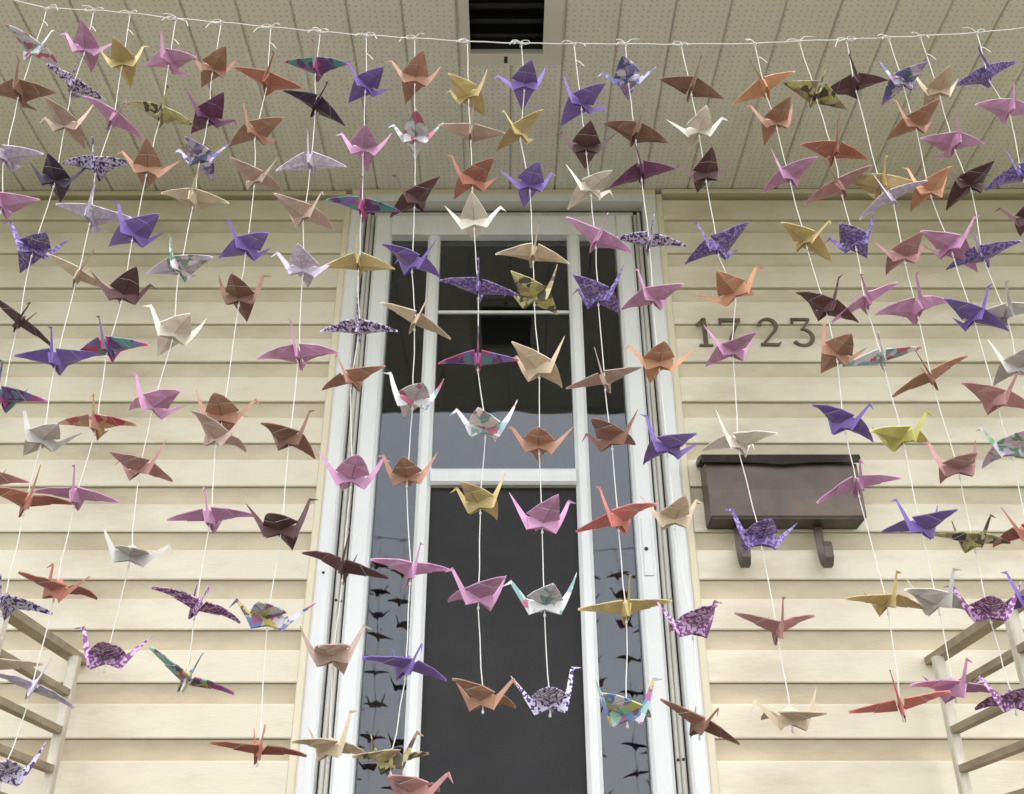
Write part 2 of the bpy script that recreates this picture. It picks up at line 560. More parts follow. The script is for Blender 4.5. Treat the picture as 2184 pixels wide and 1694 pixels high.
hpart(MB().box(-0.006, 0.003, -0.566, -0.545, SOF - 0.0052, SOF - 0.0042), 'vent_slot_patch', M['gap_dark'])  # black patch painted for the shaded notch in the frame
hpart(MB().box(-3.05, 3.05, EDGE - 0.022, EDGE - 0.001, SOF - 0.02, SOF + 0.20), 'fascia_board', M['white'])
hpart(MB().add([(-3.1, EDGE - 0.06, SOF + 0.20), (3.1, EDGE - 0.06, SOF + 0.20), (3.1, 0.2, SOF + 0.62), (-3.1, 0.2, SOF + 0.62),
                (-3.1, EDGE - 0.06, SOF + 0.23), (3.1, EDGE - 0.06, SOF + 0.23), (3.1, 0.2, SOF + 0.65), (-3.1, 0.2, SOF + 0.65)],
               [(0, 3, 2, 1), (4, 5, 6, 7), (0, 1, 5, 4), (1, 2, 6, 5), (2, 3, 7, 6), (3, 0, 4, 7)]), 'porch_roof', M['roof'])
hpart(MB().box(-3.05, -3.0, EDGE, 0.0, SOF + 0.03, SOF + 0.4).box(3.0, 3.05, EDGE, 0.0, SOF + 0.03, SOF + 0.4), 'roof_end', M['jtrim'])
# porch floor boards and the risers below them
for k in range(10):
    hpart(MB().box(-1.35, 1.35, -1.36 + k * 0.136, -1.36 + k * 0.136 + 0.130, FLOOR - 0.035, FLOOR), 'floor_board', M['deck'])
hpart(MB().box(-1.33, 1.33, -1.33, -0.02, 0.0, FLOOR - 0.036), 'porch_base', M['path'])
for k in range(6):
    zt = FLOOR - 0.19 * (k + 1)
    hpart(MB().box(-0.7, 0.7, -1.365 - 0.11 * (k + 1), -1.365 - 0.11 * k + 0.012, 0.0, zt), 'porch_step', M['deck'])
for s in (-1, 1):
    hpart(MB().bevel_box(s * 1.0 - 0.045, s * 1.0 + 0.045, -1.30, -1.21, FLOOR, SOF - 0.001, 0.006), 'porch_post', M['paint_wood'])

# ------------------------------------------------------------------ door (a part of the house, its pieces sub-parts)
GT = ZC + 1.863                    # top of the glass
RB, RT = ZC + 1.047, ZC + 1.093    # middle rail
door = empty('front_door')
door.parent = house
door.location = (0, 0, -FLOOR)
tag(door, 'white framed glass door with narrow side panes and dark lower screen')
F0 = FLOOR + 0.002


def dpart(mb, name, mat):
    return mb.build(name, mat, door)


for s in (-1, 1):
    def side(a, b, y0, y1, z1, bevel=0.003):
        xa, xb = sorted((X0 + s * a, X0 + s * b))
        return MB().bevel_box(xa, xb, y0, y1, F0, z1, bevel)
    dpart(side(0.462, 0.481, -0.049, 0.006, SOF - 0.022), 'channel_trim', M['jtrim'])
    dpart(side(0.421, 0.4615, -0.052, 0.006, ZC + 1.998, 0.006), 'casing', M['white'])
    dpart(side(0.4165, 0.4205, -0.004, 0.05, ZC + 1.960), 'shadow_strip', M['gap_dark'])  # black strip stands in for the shade in this groove
    dpart(side(0.4055, 0.416, -0.016, 0.05, ZC + 1.958), 'door_jamb', M['jamb'])
    dpart(side(0.395, 0.405, -0.009, 0.05, ZC + 1.954), 'door_jamb', M['jamb'])
    dpart(side(0.3885, 0.3945, 0.004, 0.05, ZC + 1.945), 'dark_gap_fill', M['gap_dark'])  # black fill painting the dark of the gap beside the jamb
    dpart(side(0.336, 0.388, -0.030, 0.03, ZC + 1.934, 0.008), 'outer_stile', M['white'])
    dpart(side(0.190, 0.2265, -0.026, 0.03, GT, 0.009), 'inner_stile', M['white'])
    dpart(side(0.2265, 0.336, 0.004, 0.008, GT, 0.0005), 'side_pane', M['glass'])
    dpart(side(0.2265, 0.336, -0.022, 0.03, FLOOR + 0.22, 0.004), 'kick_rail', M['white'])
# header stack, butted between the side pieces
hd = lambda a, y0, y1, z0, z1: MB().box(X0 - a, X0 + a, y0, y1, z0, z1)
dpart(hd(0.336, -0.028, 0.03, GT, ZC + 1.934), 'top_rail', M['white'])
dpart(hd(0.388, 0.004, 0.05, ZC + 1.9345, ZC + 1.945), 'dark_gap_fill', M['gap_dark'])  # black fill for the dark gap carried over the top
dpart(hd(0.394, -0.012, 0.05, ZC + 1.9455, ZC + 1.960), 'head_jamb', M['jamb'])
dpart(hd(0.4205, -0.006, 0.05, ZC + 1.9605, ZC + 1.970), 'shadow_strip', M['gap_dark'])  # groove shade painted as a black strip here too
dpart(hd(0.4205, -0.054, 0.006, ZC + 1.9705, ZC + 1.998), 'head_casing', M['white'])
dpart(hd(0.4615, -0.049, 0.006, ZC + 1.9985, SOF - 0.003), 'head_trim', M['jtrim'])
# middle sash
mr = MB()
ring = [(0.03, RB), (-0.026, RB), (-0.034, RB + 0.007), (-0.036, (RB + RT) / 2), (-0.034, RT - 0.007), (-0.026, RT), (0.03, RT)]
mr.add([(X0 - 0.1898, y, zz) for y, zz in ring] + [(X0 + 0.1898, y, zz) for y, zz in ring],
       [(k, 7 + k, 7 + (k + 1) % 7, (k + 1) % 7) for k in range(7)] + [tuple(range(7)), tuple(range(13, 6, -1))])
dpart(mr, 'middle_rail', M['white'])
dpart(MB().box(X0 - 0.1898, X0 + 0.1898, 0.002, 0.006, RT, GT), 'upper_pane', M['glass'])
dpart(MB().box(X0 - 0.1898, X0 + 0.1898, -0.006, 0.0015, ZC + 1.596, ZC + 1.604), 'sash_bar', M['white'])
dpart(MB().box(X0 - 0.1898, X0 + 0.1898, -0.004, -0.002, FLOOR + 0.20, RB), 'insect_screen', M['screen'])
dpart(MB().box(X0 - 0.1898, X0 + 0.1898, -0.020, 0.03, F0, FLOOR + 0.20), 'kick_rail', M['white'])
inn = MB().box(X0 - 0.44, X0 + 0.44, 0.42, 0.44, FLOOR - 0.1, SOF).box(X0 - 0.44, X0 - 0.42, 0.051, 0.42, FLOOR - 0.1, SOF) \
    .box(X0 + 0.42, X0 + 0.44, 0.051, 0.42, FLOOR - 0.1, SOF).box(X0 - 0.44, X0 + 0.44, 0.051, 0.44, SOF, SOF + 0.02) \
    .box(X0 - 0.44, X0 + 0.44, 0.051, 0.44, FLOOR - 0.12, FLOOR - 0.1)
dpart(inn, 'dark_room_box', M['inside'])  # near-black box put behind the panes, the unlit room in its colour
# screws in the frame, and the lock plate
for sx, zz in ((-0.4107, 1.120), (-0.4000, 1.120), (-0.4107, 0.742), (-0.4000, 0.742), (0.4107, 0.742), (0.4000, 0.742), (0.4107, 0.37), (0.4000, 0.37),
               (-0.441, 0.800)):
    yb = {0.4107: -0.016, 0.4000: -0.009, 0.441: -0.052}[abs(sx)]
    mb = MB().tube([(X0 + sx, yb + 0.002, ZC + zz), (X0 + sx, yb - 0.0015, ZC + zz)], 0.0036, 8)
    dpart(mb, 'screw', M['screw'])
lp = dpart(MB().bevel_box(X0 + 0.349, X0 + 0.374, -0.034, -0.0301, ZC + 0.80, ZC + 0.95, 0.002), 'lock_plate', M['white'])
dpart(MB().tube([(X0 + 0.358, -0.033, ZC + 0.868), (X0 + 0.358, -0.0365, ZC + 0.868)], 0.005, 10), 'keyhole', M['screw'])

# ------------------------------------------------------------------ mailbox
mail = empty('mailbox', (0.694, -0.0458, ZC + 0.919))
tag(mail, 'weathered bronze metal mailbox on the siding with two scroll hooks below', 'mailbox')
w2, dp, hh = 0.191, 0.072, 0.147
bm_ = MB()
ringb = [(0.0, 0.0), (-dp + 0.004, 0.0), (-dp, 0.005), (-dp - 0.002, hh * 0.5), (-dp + 0.004, hh), (0.0, hh + 0.012)]
n = len(ringb)
bm_.add([(-w2, y, zz) for y, zz in ringb] + [(w2, y, zz) for y, zz in ringb],
        [(k, n + k, n + (k + 1) % n, (k + 1) % n) for k in range(n)] + [tuple(range(n)), tuple(range(2 * n - 1, n - 1, -1))])
bm_.build('box_body', M['metal'], mail)
MB().box(-w2 + 0.003, w2 - 0.003, -dp + 0.004, 0.0, -0.003, -0.0004).build('box_bottom', M['lid'], mail)
lidm = MB()
prev = None
segs = 16
lo = []
for s in range(segs + 1):
    u = -1 + 2 * s / segs
    x = u * (w2 + 0.009)
    drop = 0.006 * math.exp(-(u / 0.25) ** 2)              # lip of the lid dips at the middle
    lo += [(x, 0.0, hh + 0.036), (x, -dp * 0.55, hh + 0.034), (x, -dp - 0.004, hh + 0.022), (x, -dp - 0.012, hh - 0.003 - drop),
           (x, -dp - 0.009, hh - 0.004 - drop), (x, -dp - 0.001, hh + 0.015), (x, 0.0, hh + 0.022)]
lf = [(s * 7 + k, (s + 1) * 7 + k, (s + 1) * 7 + (k + 1) % 7, s * 7 + (k + 1) % 7) for s in range(segs) for k in range(7)]
lf += [tuple(range(7)), tuple(range(segs * 7 + 6, segs * 7 - 1, -1))]
lidm.add(lo, lf).build('lid', M['lid'], mail)
for hx in (-0.115, 0.085):
    pts = [(-0.012, 0.004), (-0.012, -0.030), (-0.015, -0.060), (-0.022, -0.084), (-0.034, -0.097), (-0.048, -0.096), (-0.058, -0.083),
           (-0.060, -0.062), (-0.054, -0.050)]
    MB().strip((hx, [(y * 1.15, zz * 1.2) for y, zz in pts]), 0.021, 0.004).build('paper_hook', M['metal'], mail)

# ------------------------------------------------------------------ house numbers
def stroke(mb, pts, w, th=0.006):
    """ribbon of width w(i) along pts (x, z), extruded th off the wall"""
    base = len(mb.v)
    m = len(pts)
    for i_, (x, zz) in enumerate(pts):
        x0_, z0_ = pts[max(i_ - 1, 0)]
        x1_, z1_ = pts[min(i_ + 1, m - 1)]
        l_ = math.hypot(x1_ - x0_, z1_ - z0_)
        ww = 0.85 * (w[i_] if isinstance(w, list) else w)
        nx, nz_ = -(z1_ - z0_) / l_ * ww / 2, (x1_ - x0_) / l_ * ww / 2
        mb.v += [(x + nx, 0, zz + nz_), (x - nx, 0, zz - nz_), (x - nx, -th, zz - nz_), (x + nx, -th, zz + nz_)]
    for i_ in range(m - 1):
        q = base + 4 * i_
        for k_ in range(4):
            mb.f.append((q + k_, q + (k_ + 1) % 4, q + 4 + (k_ + 1) % 4, q + 4 + k_))
    mb.f += [(base + 3, base + 2, base + 1, base), tuple(base + 4 * (m - 1) + k_ for k_ in range(4))]
    return mb


def arc(cx_, cz_, rx, rz, a0, a1, k=10):
    return [(cx_ + rx * math.cos(math.radians(a0 + (a1 - a0) * t / k)), cz_ + rz * math.sin(math.radians(a0 + (a1 - a0) * t / k))) for t in range(k + 1)]


def digit(ch):
    mb = MB()
    if ch == '1':
        stroke(mb, [(0.0, 0.004), (0.0, 0.094)], 0.013)
        stroke(mb, [(-0.020, 0.070), (-0.012, 0.078), (-0.003, 0.092)], [0.010, 0.010, 0.006])
        stroke(mb, [(-0.018, 0.003), (0.018, 0.003)], 0.006, 0.0057)
    elif ch == '7':
        stroke(mb, [(-0.026, 0.088), (0.029, 0.088)], 0.012)
        stroke(mb, [(-0.025, 0.094), (-0.025, 0.072)], 0.007, 0.0057)
        stroke(mb, [(0.025, 0.084), (0.010, 0.055), (0.000, 0.028), (-0.003, 0.001)], [0.006, 0.009, 0.012, 0.014], 0.0057)
    elif ch == '2':
        p_ = arc(0, 0.067, 0.022, 0.025, 175, -35, 14)
        p_ += [(0.008, 0.040), (-0.006, 0.022), (-0.018, 0.006)]
        stroke(mb, p_, [0.013, 0.012, 0.010, 0.008, 0.007, 0.007, 0.008, 0.009, 0.010, 0.011, 0.012, 0.012, 0.012, 0.011, 0.010, 0.009, 0.008, 0.007])
        stroke(mb, [(-0.024, 0.006), (0.0, 0.006), (0.022, 0.005), (0.029, 0.013)], [0.010, 0.009, 0.009, 0.004], 0.0057)
    elif ch == '3':
        stroke(mb, [(-0.025, 0.091), (0.022, 0.091)], 0.008)
        stroke(mb, [(-0.024, 0.095), (-0.024, 0.076)], 0.007, 0.0057)
        stroke(mb, [(0.021, 0.089), (0.002, 0.058)], 0.007, 0.0055)
        stroke(mb, arc(-0.002, 0.030, 0.026, 0.027, 95, -150, 14), [0.006, 0.007, 0.008, 0.010, 0.011, 0.012, 0.013, 0.013, 0.012, 0.010, 0.009, 0.008, 0.008, 0.009, 0.011], 0.0053)
    return mb


for ch, x in (('1', 0.556), ('7', 0.628), ('2', 0.734), ('3', 0.830)):
    o = digit(ch).build('house_number', M['number'])
    o.location = (x, -0.0458, ZC + 1.456)
    o.scale = (1.06, 1, 0.98)
    tag(o, 'aged brass house numeral %s screwed to the siding above the mailbox' % {'1': 'one', '7': 'seven', '2': 'two', '3': 'three'}[ch],
        'house number', 'brass house numbers')

# ------------------------------------------------------------------ porch railings
for s in (-1, 1):
    r = empty('porch_railing', (s * 0.985, -0.70, FLOOR))
    tag(r, 'pale wooden porch side railing with horizontal slats, %s' %
        ('on the side below the mailbox' if s > 0 else 'on the side away from the mailbox'), 'railing', 'porch side railings')
    o = MB().box(s * 0.018 - 0.017, s * 0.018 + 0.017, -0.51, 0.676, ZC + 0.582 - FLOOR - 0.005, ZC + 0.582 - FLOOR + 0.012).build('top_rail', M['wood'], r)
    for q, yy in enumerate((-0.12, -0.49, -0.86)):
        MB().bevel_box(-0.011, 0.011, yy + 0.70 - 0.011, yy + 0.70 + 0.011, 0.0, ZC + 0.582 - FLOOR - 0.0055, 0.003).build('baluster', M['paint_wood'], r)
    for q in range(8):
        zz = ZC + 0.494 - 0.0805 * q - FLOOR
        MB().box(-0.0105, 0.0105, -0.51, 0.568, zz - 0.007, zz + 0.007).build('slat', M['wood'], r)

# ------------------------------------------------------------------ cord, strings and cranes
YS = -(D - 0.49 * D)               # the strings hang in one row near the porch edge
STRINGS = [
    (-0.793, 3.015, '-0.792 2.907 330 0 M; -0.792 2.814 270 0 B; -0.781 2.673 265 -8 L; -0.762 2.578 270 -5 P'),
    (-0.711, 3.010, '-0.706 2.915 190 0 P; -0.709 2.828 290 18 S; -0.702 2.742 170 0 N; -0.693 2.628 10 0 D; -0.696 2.496 215 0 W2; -0.687 2.366 300 30 K; -0.680 2.245 270 8 Z; -0.669 2.123 270 0 E'),
    (-0.647, 3.003, '-0.637 2.882 0 0 G; -0.629 2.752 300 25 P; -0.634 2.652 270 0 S; -0.623 2.555 272 10 L; -0.621 2.445 295 22 T; -0.620 2.303 270 -2 V; -0.612 2.183 225 0 Q; -0.612 2.090 130 0 R; -0.608 1.960 280 5 S; -0.602 1.884 300 0 T'),
    (-0.566, 2.989, '-0.560 2.887 250 15 P; -0.554 2.760 285 15 Y; -0.555 2.650 200 0 C; -0.554 2.524 235 0 V; -0.549 2.414 30 0 K; -0.553 2.324 265 -8 Z; -0.545 2.204 272 0 J; -0.550 2.100 275 0 P; -0.549 1.978 150 12 R; -0.551 1.860 300 20 L; -0.561 1.765 200 0 S'),
    (-0.487, 2.980, '-0.485 2.867 30 0 C; -0.477 2.760 45 0 U; -0.477 2.673 170 0 I; -0.474 2.587 270 12 T; -0.475 2.460 255 -5 F; -0.466 2.349 215 0 W; -0.475 2.233 240 0 P; -0.475 2.140 150 0 E; -0.466 2.022 20 0 Q; -0.471 1.894 190 0 H'),
    (-0.401, 2.968, '-0.392 2.835 280 18 R; -0.397 2.725 240 -5 C; -0.386 2.628 140 0 N; -0.383 2.498 235 0 V; -0.381 2.409 0 0 B; -0.379 2.217 0 0 C; -0.382 2.185 330 12 N; -0.374 2.071 268 -5 P; -0.375 1.956 300 12 H; -0.374 1.868 300 20 X'),
    (-0.316, 2.957, '-0.315 2.867 270 0 Z; -0.307 2.783 290 28 D; -0.304 2.661 270 0 L; -0.304 2.558 315 0 N; -0.295 2.460 180 0 L; -0.287 2.311 270 -7 P; -0.286 2.182 330 0 B; -0.283 2.057 0 0 K; -0.286 1.942 180 0 X; -0.279 1.790 290 0 R'),
    (-0.237, 2.948, '-0.230 2.828 225 0 V; -0.224 2.692 185 0 P; -0.218 2.571 270 10 Z; -0.215 2.468 270 0 G; -0.207 2.354 270 5 S; -0.211 2.273 245 -10 C; -0.200 2.127 20 0 P; -0.201 2.003 270 12 K; -0.204 1.899 350 0 N; -0.200 1.793 320 0 T'),
    (-0.155, 2.941, '-0.150 2.844 195 0 C; -0.144 2.715 180 0 M; -0.139 2.587 230 -10 K; -0.137 2.468 135 0 V; -0.129 2.368 290 18 T; -0.126 2.242 195 0 M; -0.128 2.129 180 0 C; -0.118 1.999 290 0 P; -0.118 1.885 300 10 V; -0.129 1.780 320 0 Y; -0.103 1.749 330 0 E'),
    (-0.066, 2.933, '-0.061 2.807 150 0 G; -0.056 2.720 270 8 N; -0.052 2.625 215 0 R; -0.048 2.546 0 0 W; -0.040 2.422 270 10 W2; -0.039 2.303 270 0 Z; -0.028 2.199 170 0 M; -0.033 2.092 150 0 G; -0.034 1.969 215 0 P; -0.027 1.847 320 10 C'),
    (0.025, 2.929, '0.029 2.831 185 0 V; 0.022 2.725 230 -10 G; 0.036 2.619 10 0 V; 0.039 2.485 275 8 T; 0.040 2.410 145 0 Y; 0.045 2.290 140 0 T; 0.043 2.175 180 0 C; 0.045 2.066 15 0 P; 0.046 1.960 180 0 M; 0.050 1.843 0 0 S'),
    (0.114, 2.927, '0.121 2.789 35 0 V; 0.125 2.695 180 0 K; 0.129 2.610 35 0 W; 0.132 2.511 285 20 P; 0.131 2.410 140 0 W2; 0.134 2.271 250 -10 N; 0.139 2.182 140 0 B; 0.141 2.068 235 -5 R2; 0.144 1.952 272 0 G; 0.138 1.831 330 0 X'),
    (0.201, 2.927, '0.200 2.844 170 0 I; 0.204 2.722 280 15 B; 0.208 2.641 265 -15 U; 0.211 2.507 270 8 S; 0.209 2.408 225 0 P; 0.210 2.301 185 0 O; 0.211 2.172 205 0 V; 0.212 2.071 10 0 T; 0.222 1.932 20 0 H; 0.219 1.818 285 25 B'),
    (0.294, 2.926, '0.301 2.822 275 18 B; 0.305 2.730 0 0 W; 0.307 2.638 180 0 K; 0.311 2.498 220 0 W2; 0.327 2.418 320 -15 O; 0.313 2.320 30 0 P; 0.305 2.176 45 0 W; 0.318 2.044 185 0 W2; 0.323 1.926 270 0 E; 0.326 1.826 200 0 T'),
    (0.418, 2.928, '0.422 2.822 250 -22 O; 0.430 2.748 185 0 C; 0.436 2.634 40 0 P; 0.443 2.511 300 20 G; 0.454 2.390 290 10 K; 0.456 2.316 190 25 C; 0.449 2.206 300 12 V; 0.451 2.115 262 -12 P; 0.460 1.962 285 2 G; 0.454 1.838 250 -8 R2'),
    (0.494, 2.934, '0.503 2.809 280 18 Y; 0.512 2.683 272 5 R; 0.511 2.610 240 -22 E; 0.515 2.508 140 0 W2; 0.512 2.400 258 -20 P; 0.519 2.306 255 -10 M; 0.523 2.185 300 0 Y2; 0.521 2.059 210 0 V; 0.522 1.962 300 0 Q; 0.519 1.859 280 0 P'),
    (0.574, 2.938, '0.570 2.829 262 -12 K; 0.573 2.614 270 0 G; 0.586 2.591 230 -18 L; 0.582 2.483 10 0 E; 0.582 2.388 268 -8 P; 0.580 2.274 240 -22 C; 0.586 2.141 180 0 E; 0.583 2.041 285 5 Y; 0.581 1.951 160 0 H; 0.585 1.845 200 0 H'),
    (0.646, 2.943, '0.649 2.837 200 0 I; 0.651 2.743 205 0 C; 0.646 2.607 190 0 O; 0.655 2.500 295 18 P; 0.660 2.374 285 14 V; 0.660 2.240 285 12 E; 0.661 2.168 190 0 F; 0.654 2.051 30 0 R; 0.638 1.962 200 0 V'),
    (0.700, 2.946, '0.704 2.817 180 0 T; 0.703 2.701 278 -4 P; 0.710 2.619 15 0 K; 0.699 2.483 230 0 W2; 0.707 2.380 265 -10 Q; 0.702 2.293 10 0 Q'),
    (0.798, 2.954, '0.793 2.851 255 -18 W2; 0.807 2.773 275 5 P; 0.795 2.638 225 0 W2; 0.785 2.552 170 0 K'),
]
ORD = ['first', 'second', 'third', 'fourth', 'fifth', 'sixth', 'seventh', 'eighth', 'ninth', 'tenth', 'eleventh', 'twelfth']

# the cord between the porch posts, tied to both
pts = [(-0.954, YS, STRINGS[0][1] + 0.055)] + [(x, YS, zt) for x, zt, _ in STRINGS] + [(0.880, YS, STRINGS[-1][1] + 0.012), (0.954, YS, STRINGS[-1][1] + 0.025)]
fine = []
for a, b in zip(pts, pts[1:]):
    for t in range(3):
        fine.append(tuple(a[k] + (b[k] - a[k]) * t / 3 for k in range(3)))
fine.append(pts[-1])
cord = MB().tube([(x, y, zz + 0.0009 * math.sin(i_ * 2.1)) for i_, (x, y, zz) in enumerate(fine)], 0.0012, 6)
for s, e in ((-1, pts[0]), (1, pts[-1])):                 # wraps round the posts
    cord.tube([(s * 1.0 + 0.0475 * cx_, -1.255 + 0.0475 * cy_, e[2] + 0.004 * k) for k, (cx_, cy_) in
               enumerate(((-s, 0.7), (-s, -1), (s, -1), (s, 1), (-s, 1), (-s, -1)))], 0.0012, 6)
tag(cord.build('cord', M['cord']), 'thin white cord strung across the porch between its posts', 'cord')

# --- one crane = body, two wings, neck with head, tail; unit: wing span 1, head along +x, wings along y
SPAN = 0.112


def S_(v):
    return tuple(c * SPAN for c in v)


def wing_mesh(name, side, dih, curl, sweep, seed):
    r = random.Random(seed)
    NU, NV = 6, 4
    top, bot = [], []
    for a in range(NU + 1):
        u = a / NU
        hc = 0.185 * ((1 - u) ** 0.96) * (1 + 0.14 * u) + 0.0015
        y = 0.035 + 0.465 * u
        zc = 0.035 + math.tan(math.radians(dih)) * 0.465 * u + curl * u * u
        for b_ in range(NV + 1):
            t = -1 + 2 * b_ / NV
            x = hc * t + sweep * u * u
            zz = zc - 0.056 * (1 - abs(t)) * (1 - 0.8 * u) + 0.03 + 0.016 * t * t * u * (1 - u) * 4 * r.uniform(0.2, 1)
            top.append((x, side * y, zz + 0.0045))
            bot.append((x, side * y, zz - 0.0045 - (0.006 if b_ == NV // 2 else 0)))
    mb = MB()
    n_ = len(top)
    W = NV + 1
    ff = []
    for a in range(NU):
        for b_ in range(NV):
            i0 = a * W + b_
            q = (i0, i0 + 1, i0 + W + 1, i0 + W)
            ff.append(q)
            ff.append(tuple(n_ + k for k in reversed(q)))
    edge = [b_ for b_ in range(W)] + [a * W + NV for a in range(1, NU + 1)] + [NU * W + b_ for b_ in range(NV - 1, -1, -1)] + [a * W for a in range(NU - 1, 0, -1)]
    for k in range(len(edge)):
        e0, e1 = edge[k], edge[(k + 1) % len(edge)]
        ff.append((e0, n_ + e0, n_ + e1, e1))
    mb.add([S_(p) for p in top + bot], ff)
    # second layer of paper lapped over the root half of the underside, one flap each side of the seam
    for sg in (-1, 1):
        tip = bot[3 * W + NV // 2]
        c0 = bot[NV // 2]
        e0 = bot[NV] if sg > 0 else bot[0]
        e1 = bot[2 * W + NV] if sg > 0 else bot[2 * W]
        lift = lambda p, d: (p[0] + sg * 0.004, p[1], p[2] - d)
        q = [lift(c0, 0.016), lift(e0, 0.004), lift((e1[0] * 0.96, e1[1], e1[2]), 0.005), lift(tip, 0.009)]
        q2 = [(x, y, zz + 0.004) for x, y, zz in q]
        mb.add([S_(p) for p in q + q2], [(0, 1, 2, 3), (7, 6, 5, 4), (0, 4, 5, 1), (1, 5, 6, 2), (2, 6, 7, 3), (3, 7, 4, 0)])
    me = mb.mesh(name)
    me.materials.append(None)
    me.materials.append(M['paper_back'])
    for p in list(me.polygons)[-12:]:                # cut edges of the lapped layer show the white back of the sheet
        if p.index % 6 in ((len(me.polygons) - 12 + 4) % 6, (len(me.polygons) - 12 + 5) % 6):
            p.material_index = 1
    return me


def body_mesh(name, opn, notch):
    y1, y0 = opn, 0.010
    vv = [(0.172, y1 * 0.55, 0.032), (0.150, y0, -0.098), (0.0, y1 * 0.55, -0.03 - notch), (-0.150, y0, -0.098), (-0.172, y1 * 0.55, 0.032), (0.0, y1, 0.030),
          (0.172, -y1 * 0.55, 0.032), (0.150, -y0, -0.098), (0.0, -y1 * 0.55, -0.03 - notch), (-0.150, -y0, -0.098), (-0.172, -y1 * 0.55, 0.032), (0.0, -y1, 0.030),
          (0.0, 0.0, 0.135), (0.0, 0.0, 0.02 - notch)]
    ff = [(0, 5, 2, 1), (5, 4, 3, 2), (7, 8, 11, 6), (8, 9, 10, 11),
          (0, 1, 7, 6), (4, 10, 9, 3),
          (0, 12, 5), (5, 12, 4), (6, 11, 12), (11, 10, 12), (0, 6, 12), (4, 12, 10),
          (1, 2, 13), (2, 3, 13), (3, 9, 13), (9, 8, 13), (8, 7, 13), (7, 1, 13)]
    return MB().add([S_(p) for p in vv], ff).mesh(name)


def spike_mesh(name, p0, p1, w0, w1, flat=0.017, bow=0.0):
    """folded strip tapering from p0 to p1 in the x-z plane: spine on the lower edge, two leaves open above"""
    mb = MB()
    N = 4
    (x0_, z0_), (x1_, z1_) = p0, p1
    l_ = math.hypot(x1_ - x0_, z1_ - z0_)
    dx, dz = (x1_ - x0_) / l_, (z1_ - z0_) / l_
    s = 1 if dx > 0 else -1
    nx, nz_ = -dz * s, dx * s                       # towards the middle of the crane, upwards
    vv = []
    for k in range(N + 1):
        t = k / N
        w = w0 + (w1 - w0) * t
        cx_, cz_ = x0_ + (x1_ - x0_) * t + s * bow * math.sin(math.pi * t), z0_ + (z1_ - z0_) * t
        fl = flat * (1 - 0.75 * t)
        vv += [(cx_ - nx * w * 0.5, 0, cz_ - nz_ * w * 0.5), (cx_ + nx * w * 0.5, fl, cz_ + nz_ * w * 0.5),
               (cx_ + nx * w * 0.18, 0, cz_ + nz_ * w * 0.18), (cx_ + nx * w * 0.5, -fl, cz_ + nz_ * w * 0.5)]
    ff = [(k * 4 + a, k * 4 + (a + 1) % 4, k * 4 + 4 + (a + 1) % 4, k * 4 + 4 + a) for k in range(N) for a in range(4)]
    ff += [(3, 2, 1, 0), tuple(N * 4 + a for a in range(4))]
    return mb.add([S_(p) for p in vv], ff).mesh(name)


WL = [wing_mesh('wing_l%d' % k, 1, d_, c_, s_, k) for k, (d_, c_, s_) in enumerate(((-2, -0.03, 0), (3, -0.05, 0.02), (-6, 0.02, -0.02), (9, -0.09, 0), (0, 0.02, 0.03), (-10, 0.0, 0)))]
WR = [wing_mesh('wing_r%d' % k, -1, d_, c_, s_, 50 + k) for k, (d_, c_, s_) in enumerate(((-3, -0.03, 0), (2, -0.05, 0.02), (-5, 0.02, -0.02), (10, -0.09, 0), (0, 0.02, 0.02), (-8, -0.02, 0)))]
BO = [body_mesh('body%d' % k, o_, n_) for k, (o_, n_) in enumerate(((0.045, 0.02), (0.07, 0.03), (0.03, 0.01)))]
NT = [(0.335, 0.235), (0.30, 0.30), (0.37, 0.18)]
NE = [spike_mesh('neck%d' % k, (0.125, -0.085), t_, 0.082, 0.034, bow=b_) for k, (t_, b_) in enumerate(zip(NT, (0.0, 0.015, -0.01)))]
HE = [spike_mesh('head%d' % k, (t_[0] - 0.006, t_[1] + 0.010), (t_[0] + hx_, t_[1] + hz_), 0.036, 0.004, 0.010)
      for k, (t_, (hx_, hz_)) in enumerate(zip(NT, ((0.095, -0.045), (0.10, 0.0), (0.07, -0.085))))]
TA = [spike_mesh('tail%d' % k, (-0.125, -0.085), t_, 0.090, 0.006, bow=b_) for k, (t_, b_) in enumerate((((-0.40, 0.29), 0.0), ((-0.36, 0.34), 0.02), ((-0.45, 0.22), -0.01)))]


# cranes that hold their wings raised: (string, place on it) -> degrees
UP = {(13, 8): 24, (8, 7): 14, (5, 9): 12, (2, 7): 14, (11, 9): 10, (12, 9): 8, (3, 4): 10, (10, 5): 8, (9, 3): 6}


def put(name, data, parent, mat):
    o = link(name, data, parent)
    if not o.data.materials:
        o.data.materials.append(None)
    o.material_slots[0].link = 'OBJECT'
    o.material_slots[0].material = mat
    return o


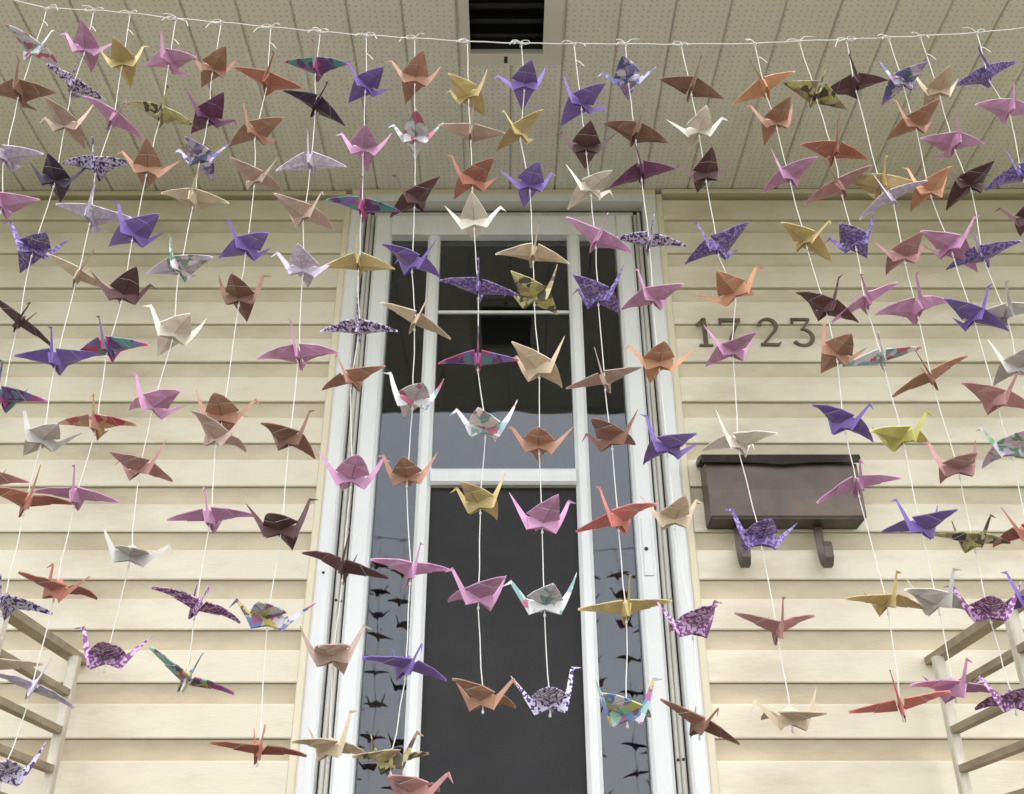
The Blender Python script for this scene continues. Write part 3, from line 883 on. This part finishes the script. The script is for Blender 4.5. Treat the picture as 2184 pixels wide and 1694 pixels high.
for si, (xt, zt, rows) in enumerate(STRINGS):
    cr = [q.split() for q in rows.split(';')]
    cr = [(float(a), float(b), float(h), float(t), c) for a, b, h, t, c in cr]
    if si < 10:
        where = 'the %s string from the mailbox-free end' % ORD[si]
    else:
        where = 'the %s string from the mailbox end' % ORD[19 - si]
    st = empty('string', (xt, YS, zt))
    tag(st, 'white twine hanging with paper cranes, ' + where.replace('the ', '', 1), 'string', 'strings of cranes hung from the cord')
    # twine: from the cord through every crane; it goes on a little below the frame where cranes do
    line, rad = [(0, 0, 0.001)], [0.00068]
    rw = random.Random(si + 500)
    for x, zz, h, t, c in cr:
        lx, lz = line[-1][0], line[-1][2]
        for q in (0.33, 0.66):
            line.append((lx + (x - xt - lx) * q + rw.uniform(-0.0008, 0.0008), rw.uniform(-0.001, 0.001), lz + (zz - zt - lz) * q))
            rad.append(0.00068)
        for dz, rr in ((0.012, 0.00068), (-0.0105, 0.0007), (-0.0115, 0.0016), (-0.0140, 0.0016), (-0.0150, 0.0007)):
            line.append((x - xt, 0, zz - zt + dz))
            rad.append(rr)
    if si in (0, 1, 19, 18):                     # these strings run on out of sight
        line.append((line[-1][0] - 0.01, 0, line[-1][2] - 0.5))
        rad.append(0.00068)
    MB().tube(line, rad, 6).build('twine', M['cord'], st)
    kn = MB()
    r = random.Random(si + 100)
    kn.tube([(0.0022 * math.cos(a * 1.05), 0.0022 * math.sin(a * 1.05), 0.003 - a * 0.0007) for a in range(16)], 0.0009, 5)
    for e in range(r.choice((1, 2, 2, 3))):
        s = r.choice((-1, 1))
        l_ = r.uniform(0.010, 0.028)
        up = r.uniform(-0.9, 0.7)
        kn.tube([(0, 0, 0.001), (s * l_ * 0.4, -0.002, l_ * 0.45 * up + 0.003), (s * l_ * 0.8, -0.004, l_ * 0.6 * up),
                 (s * l_, -0.004, l_ * up - 0.006)], 0.0008, 5)
    if r.random() < 0.5:                         # a bow loop
        s = r.choice((-1, 1))
        kn.tube([(s * 0.007 * (1 - math.cos(a)), -0.003, 0.005 * math.sin(a) - 0.001) for a in [k * math.pi / 6 for k in range(13)]], 0.0007, 5)
    kn.build('knot', M['cord'], st)
    for e in range(2 if r.random() < 0.6 else 1):                # stray thread end lower down
        if e:
            zz = -r.uniform(0.03, 0.05)
            xx = cr[0][0] - xt
            xx *= zz / (cr[0][1] - zt)
            MB().tube([(xx, 0, zz), (xx + 0.006, -0.002, zz - 0.006), (xx + 0.013, -0.002, zz - 0.016)], 0.0008, 5).build('thread_end', M['cord'], st)
    for ci, (x, zz, h, t, c) in enumerate(cr):
        words, mat = PAPER[c]
        r = random.Random(si * 100 + ci)
        t0 = empty('paper_crane', (x, YS, zz))
        t0.rotation_euler = (Matrix.Rotation(math.radians(t), 3, 'Y') @ Matrix.Rotation(math.radians(h), 3, 'Z')
                             @ Matrix.Rotation(math.radians(r.uniform(-5, 5)), 3, 'Y')).to_euler()
        sc = r.uniform(0.94, 1.06)
        t0.scale = (sc, sc, sc)
        tag(t0, '%s paper crane, %s down %s' % (words, ORD[ci], where), 'paper crane', 'origami cranes hung on strings')
        k = r.randrange(6)
        put('body', r.choice(BO), t0, mat)
        lift = UP.get((si, ci), 0)
        for sgn, wm in ((1, WL[k]), (-1, WR[(k + r.choice((0, 0, 1))) % 6])):
            w_ = put('wing', wm, t0, mat)
            w_.rotation_euler = (math.radians(sgn * (r.uniform(-7, 7) + lift)), math.radians(r.uniform(-5, 5)), math.radians(r.uniform(-6, 6)))
        q = r.randrange(3)
        ne = put('neck', NE[q], t0, mat)
        ne.rotation_euler = (0, math.radians(r.uniform(-9, 6)), math.radians(r.uniform(-6, 6)))
        put('head', HE[q], ne, mat)
        put('tail', r.choice(TA), t0, mat).rotation_euler = (0, math.radians(r.uniform(-6, 9)), math.radians(r.uniform(-6, 6)))
